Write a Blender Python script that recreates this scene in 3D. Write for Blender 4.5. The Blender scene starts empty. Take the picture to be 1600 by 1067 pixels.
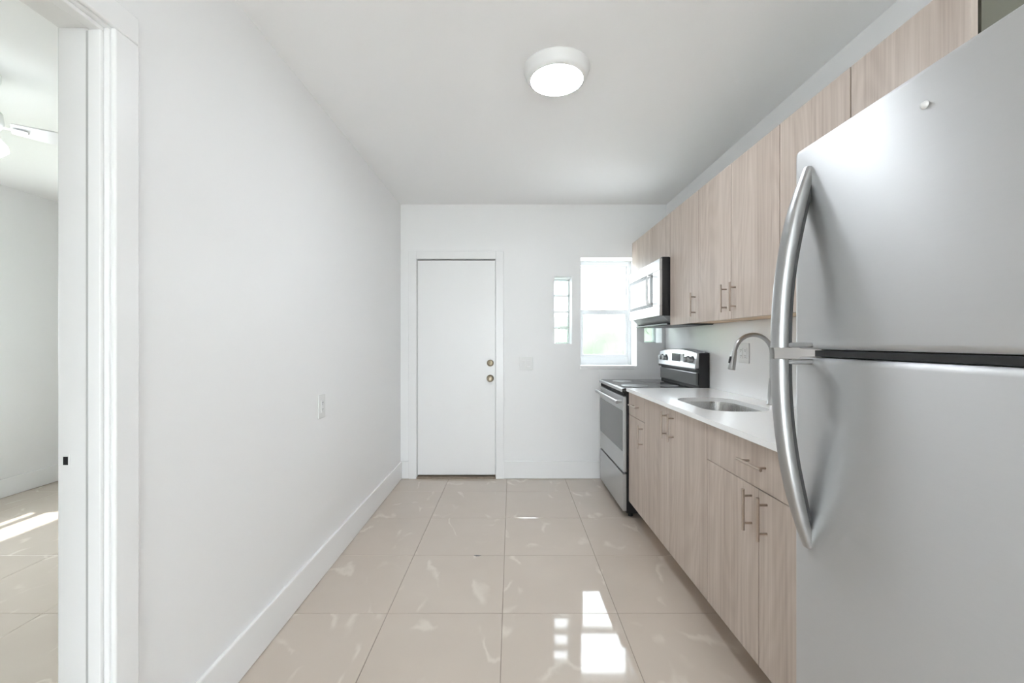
import bpy, bmesh, math, random
from mathutils import Vector, Matrix, noise

random.seed(7)
sc = bpy.context.scene
COL = sc.collection

# ------------------------------------------------------------------ camera
FPX = 665.0                                   # focal length in pixels of the 1600 px frame
CAMZ = 1.28
cam_d = bpy.data.cameras.new('camera')
cam_d.sensor_fit = 'HORIZONTAL'
cam_d.sensor_width = 36.0
cam_d.lens = FPX / 1600.0 * 36.0
cam_d.shift_x = 0.0006
cam_d.clip_start = 0.02
cam = bpy.data.objects.new('camera', cam_d)
cam.location = (0, 0, CAMZ)
cam.rotation_euler = (math.pi / 2, 0, 0)
COL.objects.link(cam)
sc.camera = cam

# ------------------------------------------------------------------ world, sun, exposure
SKY = 10.3
LAMP = 68.0
w = bpy.data.worlds.new('sky')
sc.world = w
w.use_nodes = True
w.node_tree.nodes['Background'].inputs[0].default_value = (0.855, 0.92, 1.0, 1)
w.node_tree.nodes['Background'].inputs[1].default_value = SKY
sun_d = bpy.data.lights.new('sun', 'SUN')
sun_d.energy = 9.0
sun_d.angle = math.radians(0.8)
sun_d.color = (1.0, 0.96, 0.90)
sun = bpy.data.objects.new('sun', sun_d)
sun.rotation_euler = Vector((1.0, 0.10, -1.58)).to_track_quat('-Z', 'Y').to_euler()
sun.location = (-8, 1, 8)
COL.objects.link(sun)
sc.view_settings.view_transform = 'Standard'
sc.view_settings.look = 'None'
sc.view_settings.gamma = 1.0
sc.view_settings.use_curve_mapping = False
sc.view_settings.exposure = 0.37
sc.cycles.max_bounces = 14
sc.cycles.diffuse_bounces = 8
sc.cycles.glossy_bounces = 6
sc.cycles.transmission_bounces = 8
sc.cycles.transparent_max_bounces = 12
sc.cycles.sample_clamp_indirect = 12.0
sc.cycles.use_denoising = True


# ------------------------------------------------------------------ helpers
class MB:
    """collects shapes into one bmesh"""
    def __init__(self):
        self.bm = bmesh.new()

    def box(self, a, b, bev=0.0, seg=2):
        x0, x1 = sorted((a[0], b[0])); y0, y1 = sorted((a[1], b[1])); z0, z1 = sorted((a[2], b[2]))
        t = bmesh.new()
        vs = [t.verts.new(p) for p in ((x0, y0, z0), (x1, y0, z0), (x1, y1, z0), (x0, y1, z0),
                                       (x0, y0, z1), (x1, y0, z1), (x1, y1, z1), (x0, y1, z1))]
        for f in ((3, 2, 1, 0), (4, 5, 6, 7), (0, 1, 5, 4), (1, 2, 6, 5), (2, 3, 7, 6), (3, 0, 4, 7)):
            t.faces.new([vs[i] for i in f])
        if bev > 0:
            bmesh.ops.bevel(t, geom=list(t.edges), offset=bev, segments=seg, profile=0.5, affect='EDGES', clamp_overlap=True)
        self.join(t)
        return self

    def join(self, t):
        m = bpy.data.meshes.new('tmp')
        t.to_mesh(m); t.free()
        self.bm.from_mesh(m)
        bpy.data.meshes.remove(m)

    def loft(self, rings, cap=True, closed=True):
        bm = self.bm
        vr = [[bm.verts.new(p) for p in r] for r in rings]
        n = len(vr[0])
        for i in range(len(vr) - 1):
            for j in range(n if closed else n - 1):
                k = (j + 1) % n
                bm.faces.new((vr[i][j], vr[i][k], vr[i + 1][k], vr[i + 1][j]))
        if cap:
            bm.faces.new(list(reversed(vr[0])))
            bm.faces.new(vr[-1])
        return self

    def cyl(self, p0, p1, r0, r1=None, seg=20):
        r1 = r0 if r1 is None else r1
        return self.tube([p0, p1], [r0, r1], seg)

    def tube(self, pts, rad, seg=16, flat=None):
        """round (or flattened: flat=(direction, factor)) tube along a path"""
        pts = [Vector(p) for p in pts]
        if not isinstance(rad, (list, tuple)):
            rad = [rad] * len(pts)
        rings = []
        prev = None
        for i, p in enumerate(pts):
            d = (pts[min(i + 1, len(pts) - 1)] - pts[max(i - 1, 0)]).normalized()
            if prev is None:
                up = Vector((0, 0, 1)) if abs(d.z) < 0.9 else Vector((0, 1, 0))
                u = d.cross(up).normalized()
            else:
                u = (prev - d * prev.dot(d)).normalized()
            v = d.cross(u).normalized()
            prev = u
            rings.append([p + (u * math.cos(2 * math.pi * k / seg) + v * math.sin(2 * math.pi * k / seg)) * rad[i]
                          for k in range(seg)])
        return self.loft(rings)

    def lathe(self, prof, c=(0, 0, 0), seg=40, axis='z'):
        rings = []
        for r, h in prof:
            ring = []
            for k in range(seg):
                a = 2 * math.pi * k / seg
                p = (r * math.cos(a), r * math.sin(a), h)
                if axis == 'x':
                    p = (h, r * math.cos(a), r * math.sin(a))
                elif axis == 'y':
                    p = (r * math.cos(a), h, r * math.sin(a))
                ring.append(Vector(p) + Vector(c))
            rings.append(ring)
        return self.loft(rings)

    def prism(self, poly, axis, a, b):
        """extrude a 2-D polygon along an axis from a to b; poly in the two other axes, in order"""
        def P(q, t):
            if axis == 'x': return (t, q[0], q[1])
            if axis == 'y': return (q[0], t, q[1])
            return (q[0], q[1], t)
        return self.loft([[P(q, a) for q in poly], [P(q, b) for q in poly]])

    def build(self, name, mat, parent=None, smooth=None, loc=None):
        bmesh.ops.recalc_face_normals(self.bm, faces=list(self.bm.faces))
        me = bpy.data.meshes.new(name)
        self.bm.to_mesh(me); self.bm.free()
        me.materials.append(M[mat])
        if smooth:
            me.shade_smooth()
            me.set_sharp_from_angle(angle=math.radians(smooth))
        o = bpy.data.objects.new(name, me)
        COL.objects.link(o)
        if parent is not None:
            o.parent = parent
        if loc is not None:
            o.location = loc
        return o


def B(a, b, bev=0.0, seg=2):
    return MB().box(a, b, bev, seg)


def thing(name, label, cat, loc=(0, 0, 0), rz=0.0, group=None):
    o = bpy.data.objects.new(name, None)
    o.empty_display_size = 0.1
    COL.objects.link(o)
    o.location = loc
    o.rotation_euler = (0, 0, rz)
    tag(o, label, cat, group)
    return o


def tag(o, label, cat=None, group=None, kind=None):
    if label: o['label'] = label
    if cat: o['category'] = cat
    if group: o['group'] = group
    if kind: o['kind'] = kind
    return o


def struct(o, label):
    o['kind'] = 'structure'
    o['label'] = label
    return o


def sroot(name, label, loc=(0, 0, 0)):
    o = bpy.data.objects.new(name, None)
    o.empty_display_size = 0.1
    COL.objects.link(o)
    o.location = loc
    return struct(o, label)


# ------------------------------------------------------------------ materials
M = {}


def mat(name):
    m = bpy.data.materials.new(name)
    m.use_nodes = True
    M[name] = m
    nt = m.node_tree
    return m, nt, nt.nodes['Principled BSDF']


def N(nt, t, **kw):
    n = nt.nodes.new(t)
    for k, v in kw.items():
        setattr(n, k, v)
    return n


def plain(name, col, rough=0.5, metal=0.0, spec=0.5, bump=0.0, bscale=200.0, var=0.0, vscale=3.0, **extra):
    """one colour with slight procedural variation and fine relief"""
    m, nt, p = mat(name)
    p.inputs['Roughness'].default_value = rough
    p.inputs['Metallic'].default_value = metal
    p.inputs['Specular IOR Level'].default_value = spec
    for k, v in extra.items():
        p.inputs[k].default_value = v
    tc = N(nt, 'ShaderNodeTexCoord')
    nz = N(nt, 'ShaderNodeTexNoise')
    nz.inputs['Scale'].default_value = vscale
    nz.inputs['Detail'].default_value = 3
    nt.links.new(tc.outputs['Object'], nz.inputs['Vector'])
    mx = N(nt, 'ShaderNodeMix', data_type='RGBA')
    mx.inputs[6].default_value = (*[c * (1 - var) for c in col], 1)
    mx.inputs[7].default_value = (*[min(1, c * (1 + var)) for c in col], 1)
    nt.links.new(nz.outputs[0], mx.inputs[0])
    nt.links.new(mx.outputs[2], p.inputs['Base Color'])
    if bump > 0:
        n2 = N(nt, 'ShaderNodeTexNoise')
        n2.inputs['Scale'].default_value = bscale
        n2.inputs['Detail'].default_value = 2
        nt.links.new(tc.outputs['Object'], n2.inputs['Vector'])
        bp = N(nt, 'ShaderNodeBump')
        bp.inputs['Strength'].default_value = bump
        bp.inputs['Distance'].default_value = 0.002
        nt.links.new(n2.outputs[0], bp.inputs['Height'])
        nt.links.new(bp.outputs[0], p.inputs['Normal'])
    return m


plain('wall_paint', (0.875, 0.875, 0.88), 0.38, spec=0.35, bump=0.10, bscale=9, var=0.006)
plain('ceiling_paint', (0.945, 0.945, 0.95), 0.6, spec=0.25, bump=0.08, bscale=14, var=0.01)
plain('trim_paint', (0.885, 0.885, 0.89), 0.26, spec=0.45, bump=0.05, bscale=25)
plain('door_paint', (0.885, 0.885, 0.89), 0.3, spec=0.4, bump=0.04, bscale=20)
plain('splash', (0.92, 0.92, 0.925), 0.14, spec=0.5)
plain('quartz', (0.93, 0.93, 0.93), 0.12, spec=0.5, var=0.02, vscale=60)
plain('plastic_white', (0.76, 0.76, 0.755), 0.3)
plain('slot', (0.12, 0.12, 0.12), 0.6)
plain('black', (0.012, 0.012, 0.013), 0.35)
plain('black_gap', (0.01, 0.01, 0.01), 0.7)
plain('black_glass', (0.02, 0.02, 0.021), 0.06, spec=0.7)
plain('oven_glass', (0.10, 0.10, 0.105), 0.10, spec=0.8)
plain('display', (0.03, 0.035, 0.04), 0.08)
plain('grey_panel', (0.11, 0.11, 0.11), 0.28)
plain('nickel', (0.52, 0.44, 0.38), 0.30, metal=1.0)
plain('antique_brass', (0.21, 0.175, 0.125), 0.34, metal=1.0)
plain('chrome', (0.46, 0.46, 0.46), 0.30, metal=1.0)
plain('raw_wood', (0.72, 0.53, 0.35), 0.5, var=0.08, vscale=6)
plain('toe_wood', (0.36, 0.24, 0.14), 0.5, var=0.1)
plain('cab_side', (0.15, 0.145, 0.115), 0.5, var=0.05)
plain('grout', (0.36, 0.30, 0.25), 0.8)
plain('threshold', (0.30, 0.24, 0.19), 0.7, var=0.4, vscale=30)
plain('liner', (0.05, 0.05, 0.052), 0.45)
plain('shade_grey', (0.50, 0.50, 0.50), 0.7)  # grey that paints the shadow line of the doorway stop
plain('mortar', (0.75, 0.76, 0.75), 0.6)
plain('alu', (0.74, 0.75, 0.76), 0.35, var=0.03)
plain('fan_white', (0.85, 0.85, 0.85), 0.35)
plain('lawn', (0.20, 0.24, 0.15), 0.9, var=0.3, vscale=2)
plain('hedge', (0.088, 0.112, 0.076), 0.9, var=0.25, vscale=4)
plain('mw_glass', (0.30, 0.305, 0.31), 0.10, spec=0.8)
plain('mw_frame', (0.26, 0.265, 0.27), 0.5, spec=0.25)


def steel(name, col, rough, axis, aniso=0.0, streak=0.05):
    m, nt, p = mat(name)
    p.inputs['Metallic'].default_value = 1.0
    tc = N(nt, 'ShaderNodeTexCoord')
    mp = N(nt, 'ShaderNodeMapping')
    s = [260.0, 260.0, 260.0]
    s['xyz'.index(axis)] = 2.0
    mp.inputs['Scale'].default_value = s
    nt.links.new(tc.outputs['Object'], mp.inputs[0])
    nz = N(nt, 'ShaderNodeTexNoise')
    nz.inputs['Scale'].default_value = 1.0
    nz.inputs['Detail'].default_value = 2
    nt.links.new(mp.outputs[0], nz.inputs['Vector'])
    r = N(nt, 'ShaderNodeMapRange')
    r.inputs['To Min'].default_value = rough - streak
    r.inputs['To Max'].default_value = rough + streak
    nt.links.new(nz.outputs[0], r.inputs['Value'])
    nt.links.new(r.outputs[0], p.inputs['Roughness'])
    mx = N(nt, 'ShaderNodeMix', data_type='RGBA')
    mx.inputs[6].default_value = (*[c * 0.985 for c in col], 1)
    mx.inputs[7].default_value = (*[c * 1.015 for c in col], 1)
    nt.links.new(nz.outputs[0], mx.inputs[0])
    nt.links.new(mx.outputs[2], p.inputs['Base Color'])
    if aniso:
        p.inputs['Anisotropic'].default_value = aniso
        tg = N(nt, 'ShaderNodeCombineXYZ')          # horizontal brushing spreads reflections vertically
        tg.inputs[2].default_value = 1.0
        nt.links.new(tg.outputs[0], p.inputs['Tangent'])
    return m


steel('fridge_steel', (0.63, 0.632, 0.635), 0.53, 'y', 0.76, 0.012)
steel('fridge_handle', (0.43, 0.433, 0.437), 0.34, 'z')
steel('range_steel', (0.55, 0.555, 0.56), 0.44, 'y')
steel('sink_steel', (0.56, 0.56, 0.555), 0.26, 'z')
steel('mw_steel', (0.66, 0.66, 0.665), 0.30, 'y')


def wood_mat():
    m, nt, p = mat('wood')
    p.inputs['Roughness'].default_value = 0.46
    p.inputs['Specular IOR Level'].default_value = 0.35
    L = nt.links.new
    tc = N(nt, 'ShaderNodeTexCoord')
    oi = N(nt, 'ShaderNodeObjectInfo')
    mul = N(nt, 'ShaderNodeMath', operation='MULTIPLY'); mul.inputs[1].default_value = 37.0
    L(oi.outputs['Random'], mul.inputs[0])
    cmb = N(nt, 'ShaderNodeCombineXYZ')
    L(mul.outputs[0], cmb.inputs[0]); L(mul.outputs[0], cmb.inputs[1]); L(mul.outputs[0], cmb.inputs[2])
    add = N(nt, 'ShaderNodeVectorMath', operation='ADD')
    L(tc.outputs['Object'], add.inputs[0]); L(cmb.outputs[0], add.inputs[1])

    def stretched(sx, sz, detail, scale=1.0, rough=0.55):
        mp = N(nt, 'ShaderNodeMapping')
        mp.inputs['Scale'].default_value = (sx, sx, sz)
        L(add.outputs[0], mp.inputs[0])
        nz = N(nt, 'ShaderNodeTexNoise')
        nz.inputs['Scale'].default_value = scale
        nz.inputs['Detail'].default_value = detail
        nz.inputs['Roughness'].default_value = rough
        L(mp.outputs[0], nz.inputs['Vector'])
        return nz

    broad = stretched(14, 0.35, 2)
    fine = stretched(95, 1.6, 3)
    pores = stretched(260, 9, 2)
    # cathedral figure: rings of a slowly varying field
    field = stretched(4.5, 0.8, 1, rough=0.4)
    k = N(nt, 'ShaderNodeMath', operation='MULTIPLY'); k.inputs[1].default_value = 95.0
    L(field.outputs[0], k.inputs[0])
    sn = N(nt, 'ShaderNodeMath', operation='SINE'); L(k.outputs[0], sn.inputs[0])
    a = N(nt, 'ShaderNodeMath', operation='MULTIPLY_ADD'); a.inputs[1].default_value = 0.038; a.inputs[2].default_value = 0.0
    L(sn.outputs[0], a.inputs[0])
    b = N(nt, 'ShaderNodeMath', operation='MULTIPLY_ADD'); b.inputs[1].default_value = 0.42
    L(broad.outputs[0], b.inputs[0]); L(a.outputs[0], b.inputs[2])
    c = N(nt, 'ShaderNodeMath', operation='MULTIPLY_ADD'); c.inputs[1].default_value = 0.53
    L(fine.outputs[0], c.inputs[0]); L(b.outputs[0], c.inputs[2])
    d = N(nt, 'ShaderNodeMath', operation='MULTIPLY_ADD'); d.inputs[1].default_value = 0.12
    L(pores.outputs[0], d.inputs[0]); L(c.outputs[0], d.inputs[2])
    cr = N(nt, 'ShaderNodeValToRGB')
    e = cr.color_ramp.elements
    e[0].position = 0.30; e[0].color = (0.395, 0.318, 0.268, 1)
    e[1].position = 0.78; e[1].color = (0.635, 0.550, 0.490, 1)
    e2 = cr.color_ramp.elements.new(0.54); e2.color = (0.525, 0.442, 0.384, 1)
    L(d.outputs[0], cr.inputs[0])
    L(cr.outputs[0], p.inputs['Base Color'])
    bp = N(nt, 'ShaderNodeBump')
    bp.inputs['Strength'].default_value = 0.12; bp.inputs['Distance'].default_value = 0.001
    L(fine.outputs[0], bp.inputs['Height']); L(bp.outputs[0], p.inputs['Normal'])


wood_mat()


def tile_mat():
    m, nt, p = mat('tile')
    L = nt.links.new
    p.inputs['Roughness'].default_value = 0.045
    p.inputs['Specular IOR Level'].default_value = 0.62
    tc = N(nt, 'ShaderNodeTexCoord')
    oi = N(nt, 'ShaderNodeObjectInfo')
    mul = N(nt, 'ShaderNodeMath', operation='MULTIPLY'); mul.inputs[1].default_value = 53.0
    L(oi.outputs['Random'], mul.inputs[0])
    cmb = N(nt, 'ShaderNodeCombineXYZ')
    L(mul.outputs[0], cmb.inputs[0]); L(mul.outputs[0], cmb.inputs[1])
    add = N(nt, 'ShaderNodeVectorMath', operation='ADD')
    L(tc.outputs['Object'], add.inputs[0]); L(cmb.outputs[0], add.inputs[1])
    rot = N(nt, 'ShaderNodeMapping')
    rot.inputs['Rotation'].default_value = (0, 0, math.radians(35))
    rot.inputs['Scale'].default_value = (1.0, 0.55, 1)
    L(add.outputs[0], rot.inputs[0])
    warp = N(nt, 'ShaderNodeTexNoise')
    warp.inputs['Scale'].default_value = 9; warp.inputs['Detail'].default_value = 3
    L(rot.outputs[0], warp.inputs['Vector'])
    wsc = N(nt, 'ShaderNodeVectorMath', operation='SCALE'); wsc.inputs['Scale'].default_value = 0.10
    L(warp.outputs[1], wsc.inputs[0])
    wadd = N(nt, 'ShaderNodeVectorMath', operation='ADD')
    L(rot.outputs[0], wadd.inputs[0]); L(wsc.outputs[0], wadd.inputs[1])
    vn = N(nt, 'ShaderNodeTexNoise')
    vn.inputs['Scale'].default_value = 3.6; vn.inputs['Detail'].default_value = 0.8
    L(wadd.outputs[0], vn.inputs['Vector'])
    s1 = N(nt, 'ShaderNodeMath', operation='SUBTRACT'); s1.inputs[1].default_value = 0.5
    L(vn.outputs[0], s1.inputs[0])
    ab = N(nt, 'ShaderNodeMath', operation='ABSOLUTE'); L(s1.outputs[0], ab.inputs[0])
    vein = N(nt, 'ShaderNodeMapRange'); vein.interpolation_type = 'SMOOTHSTEP'
    vein.inputs['From Min'].default_value = 0.0; vein.inputs['From Max'].default_value = 0.030
    vein.inputs['To Min'].default_value = 1.0; vein.inputs['To Max'].default_value = 0.0
    L(ab.outputs[0], vein.inputs['Value'])
    gate = N(nt, 'ShaderNodeTexNoise'); gate.inputs['Scale'].default_value = 5.5; gate.inputs['Detail'].default_value = 1
    L(add.outputs[0], gate.inputs['Vector'])
    gr = N(nt, 'ShaderNodeMapRange'); gr.interpolation_type = 'SMOOTHSTEP'
    gr.inputs['From Min'].default_value = 0.47; gr.inputs['From Max'].default_value = 0.64
    L(gate.outputs[0], gr.inputs['Value'])
    vm = N(nt, 'ShaderNodeMath', operation='MULTIPLY')
    L(vein.outputs[0], vm.inputs[0]); L(gr.outputs[0], vm.inputs[1])
    vm2 = N(nt, 'ShaderNodeMath', operation='MULTIPLY'); vm2.inputs[1].default_value = 0.48
    L(vm.outputs[0], vm2.inputs[0])
    cloud = N(nt, 'ShaderNodeTexNoise'); cloud.inputs['Scale'].default_value = 3.0; cloud.inputs['Detail'].default_value = 4
    L(add.outputs[0], cloud.inputs['Vector'])
    base = N(nt, 'ShaderNodeMix', data_type='RGBA')
    base.inputs[6].default_value = (0.545, 0.470, 0.402, 1)
    base.inputs[7].default_value = (0.615, 0.540, 0.472, 1)
    L(cloud.outputs[0], base.inputs[0])
    mx = N(nt, 'ShaderNodeMix', data_type='RGBA')
    mx.inputs[7].default_value = (0.80, 0.74, 0.66, 1)
    L(vm2.outputs[0], mx.inputs[0]); L(base.outputs[2], mx.inputs[6])
    L(mx.outputs[2], p.inputs['Base Color'])


tile_mat()


def glass_mat(name, tint, refl=0.08, wav=0.0, rough=0.02):
    m, nt, p = mat(name)
    nt.nodes.remove(p)
    L = nt.links.new
    out = nt.nodes['Material Output']
    tr = N(nt, 'ShaderNodeBsdfTransparent'); tr.inputs[0].default_value = (*tint, 1)
    gl = N(nt, 'ShaderNodeBsdfGlossy'); gl.inputs['Roughness'].default_value = rough
    mix = N(nt, 'ShaderNodeMixShader'); mix.inputs[0].default_value = refl
    L(tr.outputs[0], mix.inputs[1]); L(gl.outputs[0], mix.inputs[2])
    L(mix.outputs[0], out.inputs['Surface'])
    if wav:
        tc = N(nt, 'ShaderNodeTexCoord')
        nz = N(nt, 'ShaderNodeTexNoise'); nz.inputs['Scale'].default_value = 45
        L(tc.outputs['Object'], nz.inputs['Vector'])
        bp = N(nt, 'ShaderNodeBump'); bp.inputs['Strength'].default_value = wav; bp.inputs['Distance'].default_value = 0.01
        L(nz.outputs[0], bp.inputs['Height']); L(bp.outputs[0], gl.inputs['Normal'])


glass_mat('pane_glass', (0.97, 0.985, 0.97))
glass_mat('block_glass', (0.972, 0.980, 0.976), 0.10, 0.5, 0.1)
glass_mat('block_rim', (0.70, 0.745, 0.735), 0.25, 0.3, 0.1)
plain('bounce_slab', (0.78, 0.775, 0.765), 0.8, var=0.08)  # kept pale so the added ground slab reflects daylight up to the ceiling


def emis(name, col, s):
    m, nt, p = mat(name)
    p.inputs['Base Color'].default_value = (0.9, 0.9, 0.9, 1)
    p.inputs['Emission Color'].default_value = (*col, 1)
    p.inputs['Emission Strength'].default_value = s
    return m


emis('lamp_glow', (0.885, 0.945, 1.0), LAMP)
emis('fan_glow', (0.87, 0.94, 1.0), 9.0)

# ------------------------------------------------------------------ room dimensions (metres)
XL, XR = -1.036, 1.45          # kitchen side walls
YB = 3.98                      # far wall
YF = -4.6                      # wall behind the camera
ZC = 2.561
WT = 0.114                     # partition thickness
XO = -4.17                     # side room's outer wall
BT = 0.27                      # masonry thickness


def wall(name, label, axis, p0, p1, u0, u1, z0, z1, holes, matn='wall_paint'):
    """wall slab between p0 and p1 on its normal axis, with rectangular holes (u0,u1,z0,z1)"""
    us = sorted({u0, u1, *[h[0] for h in holes], *[h[1] for h in holes]})
    zs = sorted({z0, z1, *[h[2] for h in holes], *[h[3] for h in holes]})
    mb = MB()
    bm = mb.bm
    solid = {}
    for i in range(len(us) - 1):
        for j in range(len(zs) - 1):
            um, zm = (us[i] + us[i + 1]) / 2, (zs[j] + zs[j + 1]) / 2
            solid[i, j] = not any(h[0] < um < h[1] and h[2] < zm < h[3] for h in holes)

    def P(p, u, z):
        return (p, u, z) if axis == 'x' else (u, p, z)
    def quad(a, b, c, d):
        bm.faces.new([bm.verts.new(q) for q in (a, b, c, d)])
    for (i, j), s in solid.items():
        if not s:
            continue
        a, b, c, d = us[i], us[i + 1], zs[j], zs[j + 1]
        quad(P(p0, a, c), P(p0, b, c), P(p0, b, d), P(p0, a, d))
        quad(P(p1, a, c), P(p1, a, d), P(p1, b, d), P(p1, b, c))
        for (di, dj, e) in ((-1, 0, (a, c, a, d)), (1, 0, (b, c, b, d)), (0, -1, (a, c, b, c)), (0, 1, (a, d, b, d))):
            if not solid.get((i + di, j + dj), False):
                quad(P(p0, e[0], e[1]), P(p0, e[2], e[3]), P(p1, e[2], e[3]), P(p1, e[0], e[1]))
    bmesh.ops.remove_doubles(bm, verts=list(bm.verts), dist=1e-5)
    return struct(mb.build(name, matn), label)


# window and block openings in the far wall
W1 = (0.647, 1.172, 1.050, 2.064)
G1 = (0.402, 0.566, 1.256, 1.885)
G2 = (1.243, 1.407, 1.268, 1.897)
DR = (-0.886, -0.144, 0.0, 2.050)       # back door opening
LD = (0.350, 1.111, 0.0, 2.104)         # doorway to the side room
W2 = (1.15, 3.15, 0.90, 1.85)           # side room window
W6 = (-3.20, -2.55, 0.90, 1.88)          # added unseen window that brightens the side room
GD = (-0.98, 1.40, 0.0, 2.25)           # glazed opening added behind the viewpoint for fill daylight

wall('wall_left', 'long white painted partition wall with an open doorway and one outlet', 'x', XL - WT, XL, YF, YB, 0, ZC, [LD])
wall('wall_back', 'white far wall with the flat door, the window and glass blocks', 'y', YB, YB + BT, XO - BT, XR + BT, 0, ZC,
     [W1, G1, G2, DR, W6])
wall('wall_right', 'white wall behind the wall cabinets and countertop', 'x', XR, XR + BT, YF - BT, YB, 0, ZC, [])
wall('wall_front', 'white wall closing the kitchen behind the viewpoint', 'y', YF - BT, YF, XO - BT, XR, 0, ZC, [GD])
wall('wall_outer', 'white wall of the side room seen through the doorway', 'x', XO - BT, XO, YF, YB, 0, ZC, [W2])
struct(B((XO - BT, YF - BT, ZC), (XR + BT, YB + BT, ZC + 0.2)).build('ceiling', 'ceiling_paint'), 'smooth white painted ceiling')

# ------------------------------------------------------------------ floor with tiles
floor = struct(B((XO - BT, YF - BT, -0.14), (XR + BT, YB + BT, -0.004)).build('floor', 'grout'), 'floor of glossy beige marble-look tiles with thin joints')
TS = 0.5415
X0, Y0 = -0.042, 2.005
tile_cache = {}
rx0, ry0 = XO, YF
for i in range(-8, 4):
    for j in range(-13, 5):
        xa, xb = X0 + i * TS, X0 + (i + 1) * TS
        ya, yb = Y0 + j * TS, Y0 + (j + 1) * TS
        xa, xb = max(xa, XO), min(xb, XR)
        ya, yb = max(ya, YF), min(yb, YB)
        if xb - xa < 0.02 or yb - ya < 0.02:
            continue
        sx, sy = round(xb - xa, 4), round(yb - ya, 4)
        if (sx, sy) not in tile_cache:
            mb = B((-sx / 2 + .0011, -sy / 2 + .0011, -0.009), (sx / 2 - .0011, sy / 2 - .0011, 0), 0.0012, 1)
            o = mb.build('tile', 'tile', floor)
            tile_cache[sx, sy] = o.data
        else:
            o = bpy.data.objects.new('tile', tile_cache[sx, sy])
            COL.objects.link(o)
            o.parent = floor
        o.location = ((xa + xb) / 2, (ya + yb) / 2, 0)
# chipped spot on a joint in the middle of the floor
mb = MB()
cx, cy = -0.203, 2.545
mb.prism([(cx - .022, cy + .003), (cx - .006, cy + .006), (cx + .022, cy + .003), (cx + .010, cy - .007), (cx - .006, cy - .009)], 'z', -0.002, 0.0006)
mb.build('chip', 'slot', floor)

# ------------------------------------------------------------------ baseboards
BH = 0.165
struct(B((XL, LD[1] + 0.075, 0.002), (XL + 0.016, YB, BH), 0.004).build('baseboard_left', 'trim_paint'), 'tall white baseboard along the left wall')
struct(B((-0.075, YB - 0.016, 0.002), (XR, YB, BH), 0.004).build('baseboard_back', 'trim_paint'), 'white baseboard between the back door and the range')
struct(B((XL + 0.016, YB - 0.018, 0.002), (-0.957, YB, BH), 0.004).build('baseboard_corner', 'trim_paint'), 'short white baseboard piece in the corner beside the door')
struct(B((XO, YF, 0.002), (XO + 0.016, YB, BH - 0.01), 0.004).build('baseboard_outer', 'trim_paint'), 'white baseboard of the side room')

# ------------------------------------------------------------------ back door
t1 = sroot('trim_1', 'white casing around the flat back door')
c = 0.072
B((DR[0] - c, YB - 0.018, 0.0), (DR[0], YB, DR[3] + c), 0.003).build('casing', 'trim_paint', t1)
B((DR[1], YB - 0.018, 0.0), (DR[1] + c, YB, DR[3] + c), 0.003).build('casing', 'trim_paint', t1)
B((DR[0], YB - 0.018, DR[3]), (DR[1], YB, DR[3] + c), 0.003).build('casing', 'trim_paint', t1)
B((DR[0], YB, 0.0), (DR[0] + 0.004, YB + 0.12, DR[3])).build('jamb', 'trim_paint', t1)
B((DR[1] - 0.004, YB, 0.0), (DR[1], YB + 0.12, DR[3])).build('jamb', 'trim_paint', t1)
B((DR[0], YB + 0.075, 0.0), (DR[1], YB + 0.13, DR[3])).build('stop', 'trim_paint', t1)
B((DR[0], YB - 0.012, 0.0), (DR[1], YB + 0.075, 0.014), 0.003).build('threshold', 'threshold', t1)
d1 = sroot('door_1', 'flat white slab door with a brass knob and deadbolt', (0, 0, 0))
mb = B((DR[0] + 0.007, YB + 0.012, 0.030), (DR[1] - 0.007, YB + 0.056, DR[3] - 0.010), 0.002)
mb.build('slab', 'door_paint', d1)
kx = -0.198
k = MB().lathe([(0.001, 0), (0.034, 0), (0.034, -0.006), (0.028, -0.011), (0.013, -0.014), (0.012, -0.034), (0.020, -0.040),
                (0.028, -0.050), (0.029, -0.058), (0.025, -0.066), (0.012, -0.069), (0.001, -0.069)], (kx, YB + 0.012, 0.935), 28, 'y')
ko = k.build('knob', 'antique_brass', d1, smooth=40)
B((kx - 0.0035, YB - 0.062, 0.925), (kx + 0.0035, YB - 0.0565, 0.946), 0.001).build('turn_button', 'nickel', ko)
k = MB().lathe([(0.001, 0), (0.032, 0), (0.032, -0.007), (0.027, -0.016), (0.020, -0.018), (0.001, -0.018)], (kx, YB + 0.012, 1.078), 28, 'y')
dbo = k.build('deadbolt', 'antique_brass', d1, smooth=40)
B((kx - 0.004, YB - 0.020, 1.063), (kx + 0.004, YB - 0.006, 1.093), 0.002).build('thumb_turn', 'antique_brass', dbo)

# ------------------------------------------------------------------ doorway to the side room
t2 = sroot('trim_2', 'white painted jamb and casing of the open doorway to the side room')
JY = LD[1] - 0.017
B((XL - WT - 0.016, JY, 0), (XL + 0.001, LD[1], LD[3] - 0.017), 0.002).build('jamb', 'trim_paint', t2)
B((XL - WT - 0.016, LD[0], 0), (XL + 0.001, LD[0] + 0.017, LD[3] - 0.017), 0.002).build('jamb', 'trim_paint', t2)
B((XL - WT - 0.016, LD[0], LD[3] - 0.017), (XL + 0.001, LD[1], LD[3]), 0.002).build('jamb', 'trim_paint', t2)
zh = LD[3] - 0.017
SX = (XL - 0.043, XL - 0.010)
B((SX[0], JY - 0.011, 0), (SX[1], JY, zh - 0.011), 0.003).build('stop', 'trim_paint', t2)
B((SX[0], LD[0] + 0.017, 0), (SX[1], LD[0] + 0.028, zh - 0.011), 0.003).build('stop', 'trim_paint', t2)
B((SX[0], LD[0] + 0.017, zh - 0.011), (SX[1], JY, zh), 0.003).build('stop', 'trim_paint', t2)
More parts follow.
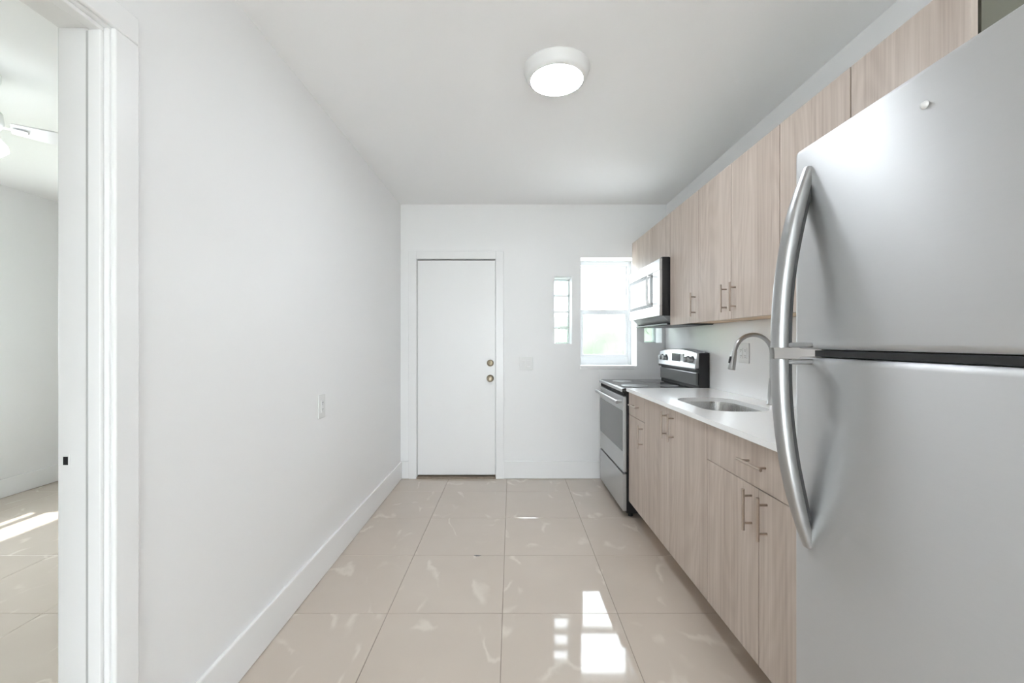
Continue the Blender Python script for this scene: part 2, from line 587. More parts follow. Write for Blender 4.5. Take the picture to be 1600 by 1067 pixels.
B((SX[0] - 0.010, JY - 0.006, 0), (SX[0], JY, zh - 0.011), 0.002).build('stop_shade_strip', 'shade_grey', t2)  # thin grey strip drawn in place of the shadow beside the stop
cw = 0.072
B((XL, JY + 0.004, 0), (XL + 0.014, LD[1] + cw - 0.012, zh + 0.004), 0.005, 3).build('casing', 'trim_paint', t2)
B((XL, LD[0] - cw, 0), (XL + 0.014, LD[0] + 0.012, zh + 0.004), 0.005, 3).build('casing', 'trim_paint', t2)
B((XL, LD[0] - cw, zh + 0.004), (XL + 0.014, LD[1] + cw - 0.012, zh + 0.078), 0.005, 3).build('casing', 'trim_paint', t2)
XS = XL - WT
for ya, yb in ((JY + 0.004, LD[1] + cw), (LD[0] - cw, LD[0] + 0.012)):
    B((XS - 0.014, ya, 0), (XS, yb, zh + 0.004), 0.005, 3).build('casing', 'trim_paint', t2)
B((XS - 0.014, LD[0] - cw, zh + 0.004), (XS, LD[1] + cw, zh + 0.078), 0.005, 3).build('casing', 'trim_paint', t2)
# strike hole
sp = B((-1.1545, JY - 0.0012, 0.958), (-1.134, JY + 0.001, 0.990), 0.0008).build('strike_plate', 'trim_paint', t2)
B((-1.1505, JY - 0.0019, 0.963), (-1.1385, JY, 0.984)).build('latch_hole', 'black_gap', sp)

# ------------------------------------------------------------------ window and glass blocks
WY = YB + 0.19
win = sroot('window_1', 'white single-hung window with two sashes over the range corner')
x0, x1, z0, z1 = W1
fr = MB()
for a, b in (((x0, WY, z0), (x0 + 0.030, WY + 0.07, z1)), ((x1 - 0.030, WY, z0), (x1, WY + 0.07, z1)),
             ((x0 + .03, WY, z1 - 0.040), (x1 - .03, WY + 0.07, z1)), ((x0 + .03, WY, z0), (x1 - .03, WY + 0.07, z0 + 0.080))):
    fr.box(a, b, 0.003)
fr.build('frame', 'alu', win)


def sash(name, xa, xb, za, zb, y, wd, hb, ht):
    s = MB()
    s.box((xa, y, za), (xa + wd, y + 0.024, zb), 0.002)
    s.box((xb - wd, y, za), (xb, y + 0.024, zb), 0.002)
    s.box((xa + wd, y, za), (xb - wd, y + 0.024, za + hb), 0.002)
    s.box((xa + wd, y, zb - ht), (xb - wd, y + 0.024, zb), 0.002)
    so = s.build(name, 'alu', win)
    B((xa + wd - .003, y + 0.010, za + hb - .003), (xb - wd + .003, y + 0.014, zb - ht + .003)).build('pane', 'pane_glass', so)
    return so


sash('upper_sash', x0 + 0.03, x1 - 0.03, 1.545, z1 - 0.040, WY + 0.036, 0.014, 0.030, 0.012)
ls = sash('lower_sash', x0 + 0.03, x1 - 0.03, z0 + 0.080, 1.590, WY + 0.008, 0.026, 0.024, 0.045)
B((0.865, WY - 0.004, z0 + 0.082), (0.925, WY + 0.009, z0 + 0.097), 0.002).build('sash_lift', 'alu', ls)
B((x0 - 0.004, YB - 0.012, z0 - 0.030), (x1 - 0.02, WY, z0 + 0.004), 0.005, 3).build('sill', 'trim_paint', win)


def block_window(name, label, g, y):
    r = sroot(name, label)
    a, b, za, zb = g
    n = 4
    h = (zb - za) / n
    mo = MB()
    for i in range(n + 1):
        zc = za + i * h
        mo.box((a, y, max(za, zc - 0.005)), (b, y + 0.075, min(zb, zc + 0.005)))
    mo.box((a, y, za), (a + 0.006, y + 0.075, zb))
    mo.box((b - 0.006, y, za), (b, y + 0.075, zb))
    mo.build('mortar', 'mortar', r)
    first = None
    for i in range(n):
        if first is None:
            blk = MB()
            hw, hh = (b - a) / 2 - 0.006, h / 2 - 0.005
            for s in (0, 1):
                ya = y + 0.004 + s * 0.062
                blk.box((-hw + .010, ya, -hh + .010), (hw - .010, ya + 0.006, hh - .010), 0.002)
            first = blk.build('glass_block', 'block_glass', r)
            ob = first
        else:
            ob = bpy.data.objects.new('glass_block', first.data); COL.objects.link(ob); ob.parent = r
        ob.location = ((a + b) / 2, 0, za + (i + .5) * h)
        rim = MB()
        for q in (((-hw, y + .003, -hh), (-hw + .010, y + .073, hh)), ((hw - .010, y + .003, -hh), (hw, y + .073, hh)),
                  ((-hw + .01, y + .003, -hh), (hw - .01, y + .073, -hh + .010)), ((-hw + .01, y + .003, hh - .010), (hw - .01, y + .073, hh))):
            rim.box(*q)
        rim.build('block_edge', 'block_rim', ob)
    return r


block_window('window_2', 'narrow column of four glass blocks between door and window', G1, YB + 0.17)
block_window('window_3', 'glass block column in the corner under the microwave', G2, YB + 0.17)

# side room window (its daylight falls on the side room floor)
w4 = sroot('window_4', 'side room window letting sun onto the floor')
mb = MB()
ya, yb, za, zb = W2
for q in (((XO - .16, ya, za), (XO - .10, ya + .04, zb)), ((XO - .16, yb - .04, za), (XO - .10, yb, zb)),
          ((XO - .16, ya + .04, za), (XO - .10, yb - .04, za + .04)), ((XO - .16, ya + .04, zb - .04), (XO - .10, yb - .04, zb)),
          ((XO - .15, ya + .04, 1.22), (XO - .11, yb - .04, 1.26)), ((XO - .15, 2.05, za + .04), (XO - .11, 2.09, zb - .04))):
    mb.box(*q)
mb.build('frame', 'alu', w4)
B((XO - .132, ya + .03, za + .03), (XO - .128, yb - .03, zb - .03)).build('pane', 'pane_glass', w4)

def fixed_frame(name, label, axis, p, h, bars_u, bars_z):
    r = sroot(name, label)
    u0, u1, z0, z1 = h
    mb = MB()
    def bx(ua, ub, za, zb):
        if axis == 'x': mb.box((p, ua, za), (p + 0.05, ub, zb))
        else: mb.box((ua, p, za), (ub, p + 0.05, zb))
    f = 0.045
    bx(u0, u0 + f, z0, z1); bx(u1 - f, u1, z0, z1); bx(u0 + f, u1 - f, z0, z0 + f); bx(u0 + f, u1 - f, z1 - f, z1)
    for u in bars_u: bx(u - .03, u + .03, z0 + f, z1 - f)
    for z in bars_z: bx(u0 + f, u1 - f, z - .02, z + .02)
    mb.build('frame', 'alu', r)
    q = p + 0.025
    if axis == 'x': B((q - .002, u0 + .03, z0 + .03), (q + .002, u1 - .03, z1 - .03)).build('pane', 'pane_glass', r)
    else: B((u0 + .03, q - .002, z0 + .03), (u1 - .03, q + .002, z1 - .03)).build('pane', 'pane_glass', r)


fixed_frame('added_window', 'unseen window added to brighten the side room', 'y', YB + 0.16, W6, [], [1.32])  # added out of view, its daylight lifts the side room
fixed_frame('added_door', 'unseen glazed door added behind the viewpoint for fill daylight', 'y', YF - 0.16, GD, [0.225], [])  # added out of view as a daylight source for walls and ceiling

# backsplash sheets
struct(B((XR - 0.008, 1.02, 0.945), (XR, YB, 1.404)).build('trim_3', 'splash'), 'glossy white backsplash sheet above the countertop')
struct(B((0.820, YB - 0.008, BH + 0.002), (XR - 0.008, YB, 1.018)).build('trim_4', 'splash'), 'white backsplash sheet behind the range below the window')

# ------------------------------------------------------------------ refrigerator
FX = 0.68
fr = thing('refrigerator', 'stainless steel top-freezer refrigerator with curved bar handles', 'refrigerator', (FX, 0.27, 0.0))
FW, FT = 0.755, 1.734
B((0.075, 0.004, 0.05), (0.73, FW - 0.004, FT - 0.012), 0.006).build('case', 'grey_panel', fr)
B((0.058, 0.012, 0.06), (0.076, FW - 0.012, FT - 0.018)).build('gasket', 'black_gap', fr)
fd = B((0, 0, 1.262), (0.06, FW, FT), 0.013, 4).build('freezer_door', 'fridge_steel', fr, smooth=40)
rd = B((0, 0, 0.075), (0.06, FW, 1.244), 0.013, 4).build('fridge_door', 'fridge_steel', fr, smooth=40)
B((0.03, 0.02, 0.012), (0.074, FW - 0.02, 0.066), 0.004).build('toe_grille', 'black', fr)
for yy in (0.06, FW - 0.06):
    for xx in (0.10, 0.66):
        MB().cyl((xx, yy, 0.0), (xx, yy, 0.052), 0.02, seg=12).build('foot', 'black', fr)
B((0.012, FW - 0.60, 1.246), (0.06, FW - 0.055, 1.260)).build('hinge_plate', 'black', fr)


def fridge_handle(parent, zend, zmid, sgn):
    """flat bowed bar from the door face at zend to its full stand-off at zmid, then a return into the door"""
    n = 26
    rings = []
    back = []
    hy = FW - 0.048
    depth = 0.068
    for i in range(n + 1):
        t = i / n
        z = zend + (zmid - zend) * t
        x = 0.004 - depth * (1 - (1 - t) ** 2.15)
        dz = (zmid - zend)
        dx = -depth * 2.15 * (1 - t) ** 1.15
        d = Vector((dx, 0, dz)).normalized()
        nx = Vector((d.z, 0, -d.x)) * (1 if dz > 0 else -1)        # toward the door side
        th = 0.011 + 0.004 * min(1, t * 4)
        wd = 0.013 + 0.005 * min(1, t * 3)
        c = Vector((x, hy, z))
        ring = []
        for k in range(16):
            a = 2 * math.pi * k / 16
            ca, sa = math.cos(a), math.sin(a)
            e = 0.6
            u = math.copysign(abs(ca) ** e, ca) * th
            v = math.copysign(abs(sa) ** e, sa) * wd
            ring.append(c + nx * u + Vector((0, 1, 0)) * v)
        rings.append(ring)
        back.append([c + nx * u + Vector((0, 1, 0)) * v for u, v in
                     ((th * 0.5, -wd * 0.90), (th * 0.5, wd * 0.90), (th * 1.25, wd * 0.80), (th * 1.25, -wd * 0.80))])
    h = MB().loft(rings).build('handle', 'fridge_handle', parent, smooth=50)
    MB().loft(back).build('handle_liner', 'liner', h)
    b = MB()
    z0, z1 = sorted((zmid, zmid - sgn * 0.012))
    b.box((-0.070, hy - 0.016, z0), (0.003, hy + 0.016, z1), 0.003)
    b.build('handle_return', 'fridge_handle', h)
    return h


fridge_handle(fd, 1.676, 1.266, -1)
fridge_handle(rd, 0.812, 1.240, 1)
MB().lathe([(0.0005, -0.005), (0.0045, -0.0045), (0.007, 0.0), (0.006, 0.002), (0.0005, 0.002)], (0.0, 0.430, 1.669), 14, 'x').build('adhesive_dot', 'plastic_white', fd, smooth=60)

# ------------------------------------------------------------------ cabinet hardware
def pull(parent, x, y, z, axis, length=0.150):
    """bar pull standing off the face at local x"""
    so = 0.032
    r = 0.0055
    e = Vector((0, 1, 0)) if axis == 'y' else Vector((0, 0, 1))
    c = Vector((x, y, z))
    mb = MB()
    o = Vector((-so, 0, 0))
    mb.cyl(c + o - e * length / 2, c + o + e * length / 2, r, seg=14)
    for s in (-1, 1):
        p = c + e * s * length * 0.33
        mb.cyl(p + Vector((0.0005, 0, 0)), p + o, 0.0042, seg=10)
    return mb.build('handle', 'nickel', parent, smooth=40)


# ------------------------------------------------------------------ base cabinets (the run is very slightly out of square)
YAW = 0.0188
def xf(y): return 0.885 - YAW * (y - 1.1)
ZB, ZT = 0.128, 0.921
DTH = 0.018


def base_unit(name, label, ya, yb, panels, group):
    wdt = yb - ya
    depth = 1.43 - xf(ya)
    u = thing(name, label, 'cabinet', (xf(ya), ya, 0), YAW, group)
    g = 0.0015
    mb = MB()
    t = 0.016
    mb.box((DTH + .001, g, ZB), (depth, t, ZT)); mb.box((DTH + .001, wdt - t, ZB), (depth, wdt - g, ZT))
    mb.box((DTH + .001, t, ZB), (depth, wdt - t, ZB + t)); mb.box((depth - .008, t, ZB + t), (depth, wdt - t, ZT))
    mb.box((DTH + .001, t, ZT - .05), (DTH + .03, wdt - t, ZT))
    mb.build('carcass', 'wood', u)
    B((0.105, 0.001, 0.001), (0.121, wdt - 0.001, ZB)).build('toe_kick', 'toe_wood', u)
    for pn, y0, y1, z0, z1, hy, hz, ax in panels:
        d = B((0, y0 + g, z0), (DTH, y1 - g, z1), 0.0012, 1).build(pn, 'wood', u)
        pull(d, 0, hy, hz, ax)
    return u


ZS = 0.757
y0, y1 = 2.726, 3.072
w_ = y1 - y0
base_unit('base_cabinet', 'narrow wood-look base cabinet with one drawer beside the range', y0, y1,
          [('drawer_front', 0, w_, ZS + .0015, ZT - .006, w_ / 2, 0.838, 'y'), ('door', 0, w_, ZB, ZS - .0015, 0.045, 0.660, 'z')], 'wood-look base cabinets')
y0, ym, y1 = 1.892, 2.313, 2.726
w_ = y1 - y0; h_ = ym - y0
base_unit('sink_cabinet', 'wood-look sink base cabinet with two tall doors under the sink', y0, y1,
          [('door', 0, h_, ZB, ZT - .006, h_ - 0.045, 0.820, 'z'), ('door', h_, w_, ZB, ZT - .006, h_ + 0.045, 0.820, 'z')], 'wood-look base cabinets')
y0, ym, y1 = 1.110, 1.510, 1.892
w_ = y1 - y0; h_ = ym - y0
base_unit('base_cabinet', 'wide wood-look base cabinet with one drawer over two doors next to refrigerator', y0, y1,
          [('drawer_front', 0, w_, ZS + .0015, ZT - .006, w_ / 2 + 0.02, 0.842, 'y'), ('door', 0, h_, ZB, ZS - .0015, h_ - 0.047, 0.668, 'z'),
           ('door', h_, w_, ZB, ZS - .0015, h_ + 0.043, 0.668, 'z')], 'wood-look base cabinets')

# ------------------------------------------------------------------ countertop with sink cut-out
CT, CB = 0.945, 0.9225
CYA, CYB = 1.085, 3.070
SKX = (0.955, 1.285); SKY_ = (2.035, 2.540); SKR = 0.115


def rrect(xa, xb, ya, yb, r, n=10):
    pts = []
    for (cx, cy, a0) in ((xb - r, yb - r, 0), (xa + r, yb - r, 90), (xa + r, ya + r, 180), (xb - r, ya + r, 270)):
        for k in range(n + 1):
            a = math.radians(a0 + 90 * k / n)
            pts.append((cx + r * math.cos(a), cy + r * math.sin(a)))
    return pts


mb = MB(); bm = mb.bm
outer = [(xf(CYA) - 0.020, CYA), (XR - 0.009, CYA), (XR - 0.009, CYB), (xf(CYB) - 0.020, CYB)]
inner = rrect(*SKX, *SKY_, SKR)
edges = []
for loop in (outer, inner):
    vs = [bm.verts.new((x, y, CT)) for x, y in loop]
    edges += [bm.edges.new((vs[i], vs[(i + 1) % len(vs)])) for i in range(len(vs))]
bmesh.ops.triangle_fill(bm, use_beauty=True, use_dissolve=False, edges=edges)
ex = bmesh.ops.extrude_face_region(bm, geom=list(bm.faces))
bmesh.ops.translate(bm, verts=[v for v in ex['geom'] if isinstance(v, bmesh.types.BMVert)], vec=(0, 0, CB - CT))
ct = mb.build('countertop', 'quartz')
tag(ct, 'white quartz countertop running from the range to the refrigerator', 'countertop')

sk = thing('sink', 'stainless steel undermount sink bowl set in the white countertop', 'sink', (0, 0, 0))
rings = []
for (ins, z, r) in ((-0.012, CB - 0.001, 0.127), (0.0, CB - 0.001, 0.115), (0.002, CB - 0.012, 0.113), (0.010, CB - 0.17, 0.105), (0.022, CB - 0.192, 0.095), (0.050, CB - 0.200, 0.07)):
    rings.append([(x, y, z) for x, y in rrect(SKX[0] + ins, SKX[1] - ins, SKY_[0] + ins, SKY_[1] - ins, r)])
mb = MB().loft(rings, cap=False)
n = len(rings[0])
mb.bm.verts.ensure_lookup_table()
mb.bm.faces.new([mb.bm.verts[len(mb.bm.verts) - n + i] for i in range(n)])
so = mb.build('bowl', 'sink_steel', sk, smooth=50)
md = so.modifiers.new('t', 'SOLIDIFY'); md.thickness = 0.0012; md.offset = 1
MB().lathe([(0.001, 0.006), (0.030, 0.006), (0.036, 0.004), (0.045, 0.005), (0.046, 0.0012), (0.001, 0.0012)], (1.12, 2.29, CB - 0.200), 24).build('drain', 'chrome', sk, smooth=40)

# ------------------------------------------------------------------ faucet
fx, fy = 1.385, 2.262
fa = thing('faucet', 'brushed steel pull-down gooseneck faucet behind the sink', 'faucet', (fx, fy, CT))
MB().lathe([(0.001, 0.0), (0.026, 0.0), (0.026, 0.004), (0.0225, 0.008), (0.020, 0.06), (0.0165, 0.115), (0.0135, 0.140), (0.001, 0.140)], (0, 0, 0), 28).build('body', 'chrome', fa, smooth=40)
R = 0.099
pts = [(0, 0, 0.130), (0, 0, 0.20), (0, 0, 0.272)]
for k in range(1, 19):
    a = math.radians(k * 9.4)
    pts.append((-R + R * math.cos(a), 0, 0.272 + R * math.sin(a)))
last = Vector(pts[-1]); dirv = (Vector(pts[-1]) - Vector(pts[-2])).normalized()
pts.append(tuple(last + dirv * 0.012))
MB().tube(pts, 0.0112, 20).build('gooseneck', 'chrome', fa, smooth=60)
p0 = last + dirv * 0.006
hd = Vector((-0.18, 0, -1)).normalized()
sp = [p0, p0 + hd * 0.004, p0 + hd * 0.03, p0 + hd * 0.075, p0 + hd * 0.098, p0 + hd * 0.102]
sh = MB().tube(sp, [0.0118, 0.0135, 0.0145, 0.0175, 0.0190, 0.0165], 24).build('spray_head', 'chrome', fa, smooth=50)
c0 = p0 + hd * 0.03 + Vector((-0.0150, 0, 0)); c1 = p0 + hd * 0.066 + Vector((-0.0165, 0, 0))
MB().tube([c0, (c0 + c1) / 2, c1], [0.006, 0.0072, 0.006], 12).build('spray_button', 'black', sh, smooth=60)
lv = MB()
lv.cyl((0, -0.012, 0.075), (0, -0.036, 0.075), 0.013, seg=18)
lv.tube([(0, -0.034, 0.075), (0.0, -0.044, 0.095), (0.0, -0.050, 0.150)], [0.0075, 0.007, 0.005], 12)
lv.build('lever', 'chrome', fa, smooth=50)

# ------------------------------------------------------------------ range
RX, RYA, RYB = 0.806, 3.081, 3.841
rg = thing('range', 'stainless and black freestanding electric range with smooth cooktop', 'range', (RX, RYA, 0), 0.012)
RW = RYB - RYA
RD = 0.62
B((0.030, 0.002, 0.035), (RD, RW - 0.002, 0.914)).build('body', 'black', rg)
for yy in (0.05, RW - 0.05):
    for xx in (0.07, RD - 0.06):
        MB().cyl((xx, yy, 0), (xx, yy, 0.036), 0.018, seg=12).build('foot', 'black', rg)
B((0.002, 0.004, 0.050), (0.030, RW - 0.004, 0.318), 0.004).build('drawer', 'range_steel', rg)
od = B((0.004, 0.004, 0.332), (0.030, RW - 0.004, 0.880), 0.004).build('oven_door', 'range_steel', rg)
B((0.0025, 0.020, 0.480), (0.006, RW - 0.020, 0.775), 0.001).build('oven_window', 'oven_glass', od)
hb = MB()
hb.tube([(-0.034, 0.022, 0.838), (-0.040, 0.06, 0.840), (-0.042, RW / 2, 0.841), (-0.040, RW - 0.06, 0.840), (-0.034, RW - 0.022, 0.838)], 0.0125, 14)
for yy in (0.05, RW - 0.05):
    hb.box((-0.036, yy - 0.016, 0.829), (0.005, yy + 0.016, 0.849), 0.003)
hb.build('handle', 'range_steel', od, smooth=50)
B((0.010, 0.006, 0.884), (0.030, RW - 0.006, 0.910)).build('vent_gap', 'black_gap', rg)
B((-0.004, 0.0, 0.912), (RD - 0.06, RW, 0.938), 0.003).build('cooktop_frame', 'black', rg)
B((-0.0055, 0.002, 0.913), (0.004, RW - 0.002, 0.936), 0.002).build('front_trim', 'range_steel', rg)
ck = B((0.012, 0.010, 0.9375), (RD - 0.075, RW - 0.010, 0.9405), 0.001).build('cooktop_glass', 'black_glass', rg)
for (bx, by, br) in ((0.15, 0.20, 0.105), (0.15, 0.57, 0.08), (0.40, 0.20, 0.08), (0.40, 0.57, 0.105)):
    MB().lathe([(br - 0.002, 0.9404), (br, 0.9404), (br, 0.9408), (br - 0.002, 0.9408)], (bx, by, 0), 40).build('burner_ring', 'grey_panel', ck)


def arch(za, zb, rise, y0=0.0, y1=None, n=16):
    """polygon in (y,z) with an arched top"""
    y1 = RW if y1 is None else y1
    top = [(y0 + (y1 - y0) * k / n, zb + rise * (1 - (2 * k / n - 1) ** 2)) for k in range(n, -1, -1)]
    return [(y0, za), (y1, za)] + top


bg = MB().prism(arch(0.930, 1.196, 0.026), 'x', RD - 0.062, RD + 0.012).build('backguard', 'black', rg)
B((RD - 0.078, 0.016, 0.958), (RD - 0.060, RW - 0.016, 1.052), 0.006).build('lower_panel', 'grey_panel', bg)
B((RD - 0.090, 0.006, 1.066), (RD - 0.060, RW - 0.006, 1.084), 0.004).build('lower_lip', 'black', bg)
cp = MB()
poly = arch(1.084, 1.193, 0.024, 0.008, RW - 0.008)
cp.loft([[(RD - 0.060, q[0], q[1]) for q in poly], [(RD - 0.092 + (q[1] - 1.084) * 0.16, q[0], q[1]) for q in poly]])
cpo = cp.build('control_panel', 'range_steel', bg)
def px_(z): return RD - 0.092 + (z - 1.084) * 0.16
B((px_(1.14) - 0.003, 0.285, 1.118), (px_(1.14) + 0.010, 0.455, 1.184), 0.002).build('display', 'display', cpo)
B((px_(1.14) - 0.0025, 0.235, 1.118), (px_(1.14) + 0.010, 0.280, 1.184), 0.002).build('key_panel', 'plastic_white', cpo)
for yk in (0.075, 0.150, 0.590, 0.680):
    ring = MB().lathe([(0.001, -0.002), (0.029, -0.002), (0.029, 0.006), (0.001, 0.006)], (px_(1.142), yk, 1.142), 24, 'x').build('knob_skirt', 'black', cpo)
    kb = MB().lathe([(0.001, -0.028), (0.017, -0.028), (0.020, -0.025), (0.0215, -0.001), (0.001, -0.001)], (px_(1.142), yk, 1.142), 24, 'x')
    kb.box((px_(1.142) - 0.034, yk - 0.004, 1.123), (px_(1.142) - 0.026, yk + 0.004, 1.161), 0.001)
    kb.build('knob', 'range_steel', cpo, smooth=40)

# ------------------------------------------------------------------ wall cabinets
UX, UZB, UZT = 1.130, 1.408, 2.196


def wall_unit(name, label, ya, yb, zb, panels, group):
    wdt = yb - ya
    u = thing(name, label, 'cabinet', (UX, ya, zb), 0, group)
    h = UZT - zb
    g = 0.0022
    t = 0.016
    dp = XR - UX - 0.001
    mb = MB()
    mb.box((DTH + .006, .0006, 0), (dp, t, h)); mb.box((DTH + .006, wdt - t, 0), (dp, wdt - .0006, h))
    mb.box((DTH + .006, t, h - t), (dp, wdt - t, h)); mb.box((dp - .006, t, 0.02), (dp, wdt - t, h - t))
    mb.build('carcass', 'cab_side', u)
    B((DTH + .002, t, 0.0), (dp, wdt - t, t)).build('bottom_panel', 'raw_wood', u)
    for y0, y1, hy in panels:
        d = B((0, y0 + g, -0.012), (DTH, y1 - g, h), 0.0012, 1).build('door', 'wood', u)
        if hy is not None:
            pull(d, 0, hy, 0.098, 'z', 0.145)
    return u


wall_unit('wall_cabinet', 'wood-look two-door wall cabinet ending above the refrigerator', 1.044, 1.793, UZB, [(0, 0.374, 0.329), (0.374, 0.749, 0.419)], 'wood-look wall cabinets')
wall_unit('wall_cabinet', 'wood-look two-door wall cabinet above the faucet with paired handles', 1.793, 2.568, UZB, [(0, 0.397, 0.352), (0.397, 0.775, 0.442)], 'wood-look wall cabinets')
wall_unit('wall_cabinet', 'wood-look single-door wall cabinet between microwave and paired doors', 2.568, 3.030, UZB, [(0, 0.462, 0.045)], 'wood-look wall cabinets')
wall_unit('wall_cabinet', 'short wood-look wall cabinet mounted over the microwave', 3.030, 3.800, 1.895, [(0, 0.385, None), (0.385, 0.77, None)], 'wood-look wall cabinets')
fl = B((UX, 3.8005, 1.895), (XR - 0.001, YB - 0.001, UZT), 0.0012, 1).build('filler_panel', 'wood')
tag(fl, 'narrow wood-look filler panel between short cabinet and window wall', 'panel')

# ------------------------------------------------------------------ microwave
MX, MYA, MYB = 1.058, 3.045, 3.800
mw = thing('microwave', 'stainless over-the-range microwave with black sides hung under short cabinet', 'microwave', (MX, MYA, 1.410))
MW = MYB - MYA
H0, H1 = 0.055, 0.465
B((0.022, 0.0, H0), (XR - MX - 0.002, MW, H1 + 0.012), 0.002).build('body', 'black', mw)
mb = MB()
mb.prism([(0.030, H0), (0.38, H0), (0.38, -0.0), (0.085, -0.0)], 'y', 0.004, MW - 0.004)
un = mb.build('vent_hood', 'mw_frame', mw)
for yy in (0.10, 0.42):
    B((0.12, yy, -0.006), (0.34, yy + 0.22, 0.001), 0.002).build('grease_filter', 'chrome', un)
B((0.055, -0.004, -0.010), (0.389, MW - 0.002, 0.002), 0.002).build('bottom_plate', 'black', mw)
B((0.0, 0.0, 0.385), (0.022, MW, H1), 0.003).build('top_band', 'mw_steel', mw)
B((0.0, 0.0, H0), (0.022, MW, 0.130), 0.003).build('bottom_band', 'mw_steel', mw)
B((0.003, 0.0, 0.131), (0.022, 0.150, 0.384), 0.002).build('control_panel', 'mw_steel', mw)
dr = B((0.001, 0.152, 0.131), (0.022, MW, 0.384), 0.003).build('door', 'mw_frame', mw)
B((-0.0005, 0.205, 0.155), (0.003, MW - 0.03, 0.355), 0.001).build('window', 'mw_glass', dr)
hb = MB()
hb.tube([(-0.026, 0.175, 0.145), (-0.034, 0.175, 0.19), (-0.036, 0.175, 0.258), (-0.034, 0.175, 0.325), (-0.026, 0.175, 0.372)], 0.009, 12)
for zz in (0.155, 0.360):
    hb.box((-0.028, 0.166, zz - 0.008), (0.002, 0.184, zz + 0.008), 0.002)
hb.build('handle', 'mw_steel', dr, smooth=50)
MB().tube([(0.09, 0.60, -0.004), (0.09, 0.585, -0.03), (0.09, 0.55, -0.055), (0.09, 0.51, -0.068)], 0.0018, 6).build('loose_wire', 'slot', mw, smooth=60)

# ------------------------------------------------------------------ ceiling lamps
def flush_lamp(name, label, x, y):
    l = thing(name, label, 'ceiling lamp', (x, y, ZC), 0, 'round flush ceiling lamps')
    MB().lathe([(0.001, -0.0005), (0.154, -0.0005), (0.156, -0.006), (0.152, -0.012), (0.150, -0.020), (0.146, -0.024), (0.143, -0.040), (0.134, -0.053), (0.122, -0.057), (0.122, -0.050), (0.001, -0.050)], seg=64).build('housing', 'fan_white', l, smooth=40)
    MB().lathe([(0.001, -0.051), (0.1215, -0.051), (0.1215, -0.056), (0.112, -0.061), (0.06, -0.067), (0.001, -0.069)], seg=64).build('diffuser', 'lamp_glow', l, smooth=60)
    return l


flush_lamp('ceiling_lamp', 'round white flush ceiling lamp lit in the middle of the kitchen', 0.213, 2.00)
flush_lamp('ceiling_lamp', 'second round flush ceiling lamp added out of view as fill light', 0.213, -2.40)  # added behind the viewpoint to fill the near part of the room

# ------------------------------------------------------------------ ceiling fan in the side room
fn = thing('ceiling_fan', 'white ceiling fan with light in the side room', 'ceiling fan', (-2.52, 2.0, ZC))
MB().lathe([(0.001, -0.0005), (0.080, -0.0005), (0.080, -0.03), (0.070, -0.06), (0.025, -0.085), (0.001, -0.085)], seg=32).build('canopy', 'fan_white', fn, smooth=40)
MB().cyl((0, 0, -0.08), (0, 0, -0.18), 0.012).build('downrod', 'fan_white', fn, smooth=40)
MB().lathe([(0.001, -0.155), (0.05, -0.16), (0.085, -0.185), (0.090, -0.235), (0.075, -0.265), (0.05, -0.28), (0.001, -0.28)], seg=32).build('motor', 'fan_white', fn, smooth=40)
MB().lathe([(0.001, -0.275), (0.055, -0.28), (0.10, -0.335), (0.105, -0.36), (0.08, -0.385), (0.04, -0.40), (0.001, -0.405)], seg=32).build('light_shade', 'fan_glow', fn, smooth=60)
for k in range(3):
    a = math.radians(46 + 120 * k)
    bl = MB()
    pl = [(0.11, -0.040), (0.25, -0.058), (0.50, -0.066), (0.58, -0.05), (0.61, 0.0), (0.58, 0.05), (0.50, 0.066), (0.25, 0.058), (0.11, 0.040)]
    tl = math.radians(-14)
    bl.loft([[(x, y * math.cos(tl), -0.240 + y * math.sin(tl) + dz) for x, y in pl] for dz in (-0.003, 0.003)])
    bo = bl.build('blade', 'fan_white', fn)
    bo.rotation_euler = (0, 0, a)
    br = MB().box((0.06, -0.010, -0.249), (0.12, 0.010, -0.244), 0.002).box((0.11, -0.024, -0.2515), (0.165, 0.024, -0.2455), 0.002)
    br.build('blade_bracket', 'fan_white', bo)

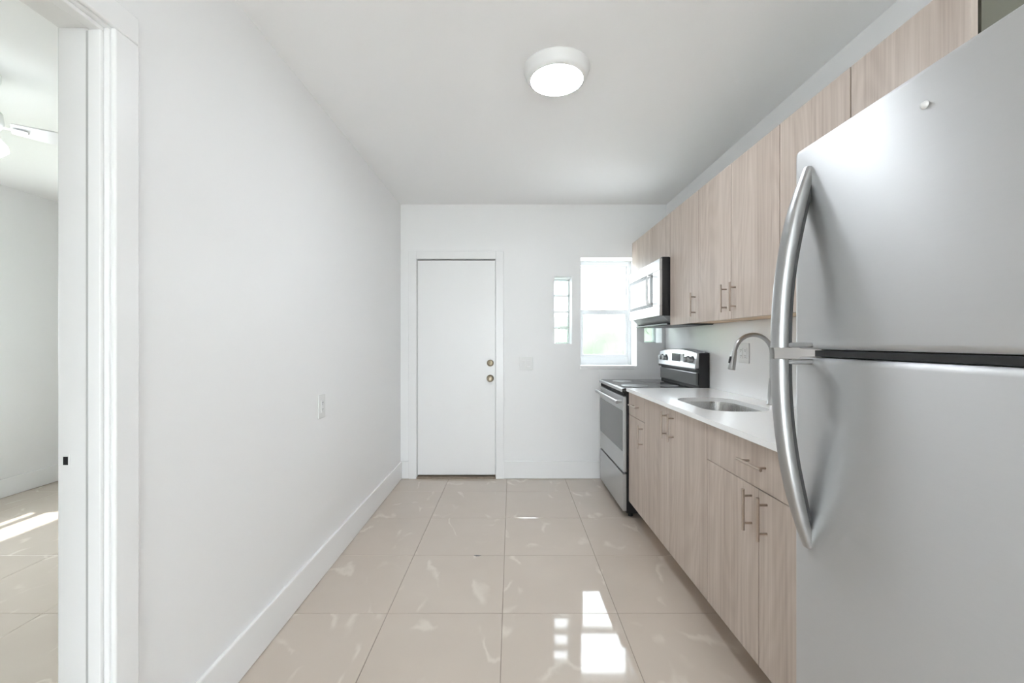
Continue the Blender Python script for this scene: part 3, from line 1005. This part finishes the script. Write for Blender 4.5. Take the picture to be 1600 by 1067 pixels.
# ------------------------------------------------------------------ switches and outlets
def plate(name, label, cat, origin, normal, wdt, hgt, kind, group):
    """wall plate; local x along the wall, local z up, local -y out of the wall"""
    rz = {'-y': 0.0, '+x': math.pi / 2, '-x': -math.pi / 2}[normal]
    p = thing(name, label, cat, origin, rz, group)
    B((-wdt / 2, -0.006, -hgt / 2), (wdt / 2, 0.0, hgt / 2), 0.0025).build('plate', 'plastic_white', p)
    if kind == 'switch2':
        for xx, up in ((-0.023, True), (0.023, False)):
            B((xx - 0.0165, -0.0075, -0.033), (xx + 0.0165, -0.005, 0.033), 0.001).build('bezel', 'trim_paint', p)
            r = MB().prism([(-0.0075, -0.030), (-0.0105 if up else -0.0072, 0.030 if up else -0.028), (-0.0072 if up else -0.0105, 0.030), (-0.004, 0.030), (-0.004, -0.030)], 'x', xx - 0.0145, xx + 0.0145)
            r.build('rocker', 'plastic_white', p)
    else:
        offs = {'outlet': (0.0,), 'outlet2': (-0.024, 0.024)}[kind]
        for xx in offs:
            fb = B((xx - 0.0165, -0.0085, -0.034), (xx + 0.0165, -0.005, 0.034), 0.0015).build('receptacle', 'trim_paint', p)
            s = MB()
            for zz in (-0.018, 0.018):
                for dx in (-0.006, 0.006):
                    s.box((xx + dx - 0.0012, -0.0092, zz - 0.002), (xx + dx + 0.0012, -0.0080, zz + 0.006))
                s.cyl((xx, -0.0092, zz - 0.008), (xx, -0.0080, zz - 0.008), 0.0026, seg=10)
            s.build('slots', 'slot', fb)
    return p


plate('light_switch', 'white double rocker light switch beside the back door', 'switch', (0.137, YB, 1.073), '-y', 0.125, 0.122, 'switch2', None)
plate('wall_outlet', 'white wall outlet on the long left wall', 'outlet', (XL, 2.318, 0.928), '+x', 0.080, 0.128, 'outlet', None)
plate('wall_outlet', 'white double outlet above the countertop behind the faucet', 'outlet', (XR - 0.008, 2.635, 1.208), '-x', 0.118, 0.125, 'outlet2', None)

# ------------------------------------------------------------------ outdoors, seen through the window
struct(B((-30, -30, -0.35), (30, 40, -0.15)).build('ground', 'lawn'), 'green lawn outside the window')
struct(B((XO - BT - 0.3, -14, -0.149), (9, 7.6, -0.141)).build('bounce_slab', 'bounce_slab'), 'pale ground slab added outdoors to bounce daylight inside')  # added reflector: throws sun and sky light in through the openings
mb = MB()
nx, nz = 90, 16
def hp(u, v):
    x = -3 + 10 * u
    z = -0.15 + 1.95 * v
    d = noise.fractal(Vector((x * 2.2, z * 2.2, 0)), 1.0, 2.0, 4)
    d2 = noise.fractal(Vector((x * 1.3, 5, 0)), 1.0, 2.0, 3)
    return x, z * (1 + 0.06 * d2 * v), d
for s in (0, 1):
    g = [[None] * (nz + 1) for _ in range(nx + 1)]
    for i in range(nx + 1):
        for j in range(nz + 1):
            x, z, d = hp(i / nx, j / nz)
            taper = 0.55 * math.sqrt(max(0.0, 1 - (j / nz) ** 3))
            y = 8.6 + (-1 if s == 0 else 1) * (taper + (0.12 * d if 0 < j < nz else 0))
            g[i][j] = mb.bm.verts.new((x, y, z))
    for i in range(nx):
        for j in range(nz):
            mb.bm.faces.new((g[i][j], g[i + 1][j], g[i + 1][j + 1], g[i][j + 1]))
bmesh.ops.remove_doubles(mb.bm, verts=list(mb.bm.verts), dist=1e-4)
hg = mb.build('hedge', 'hedge', smooth=60)
tag(hg, 'pale green garden hedge seen through the lower window sash', 'hedge')
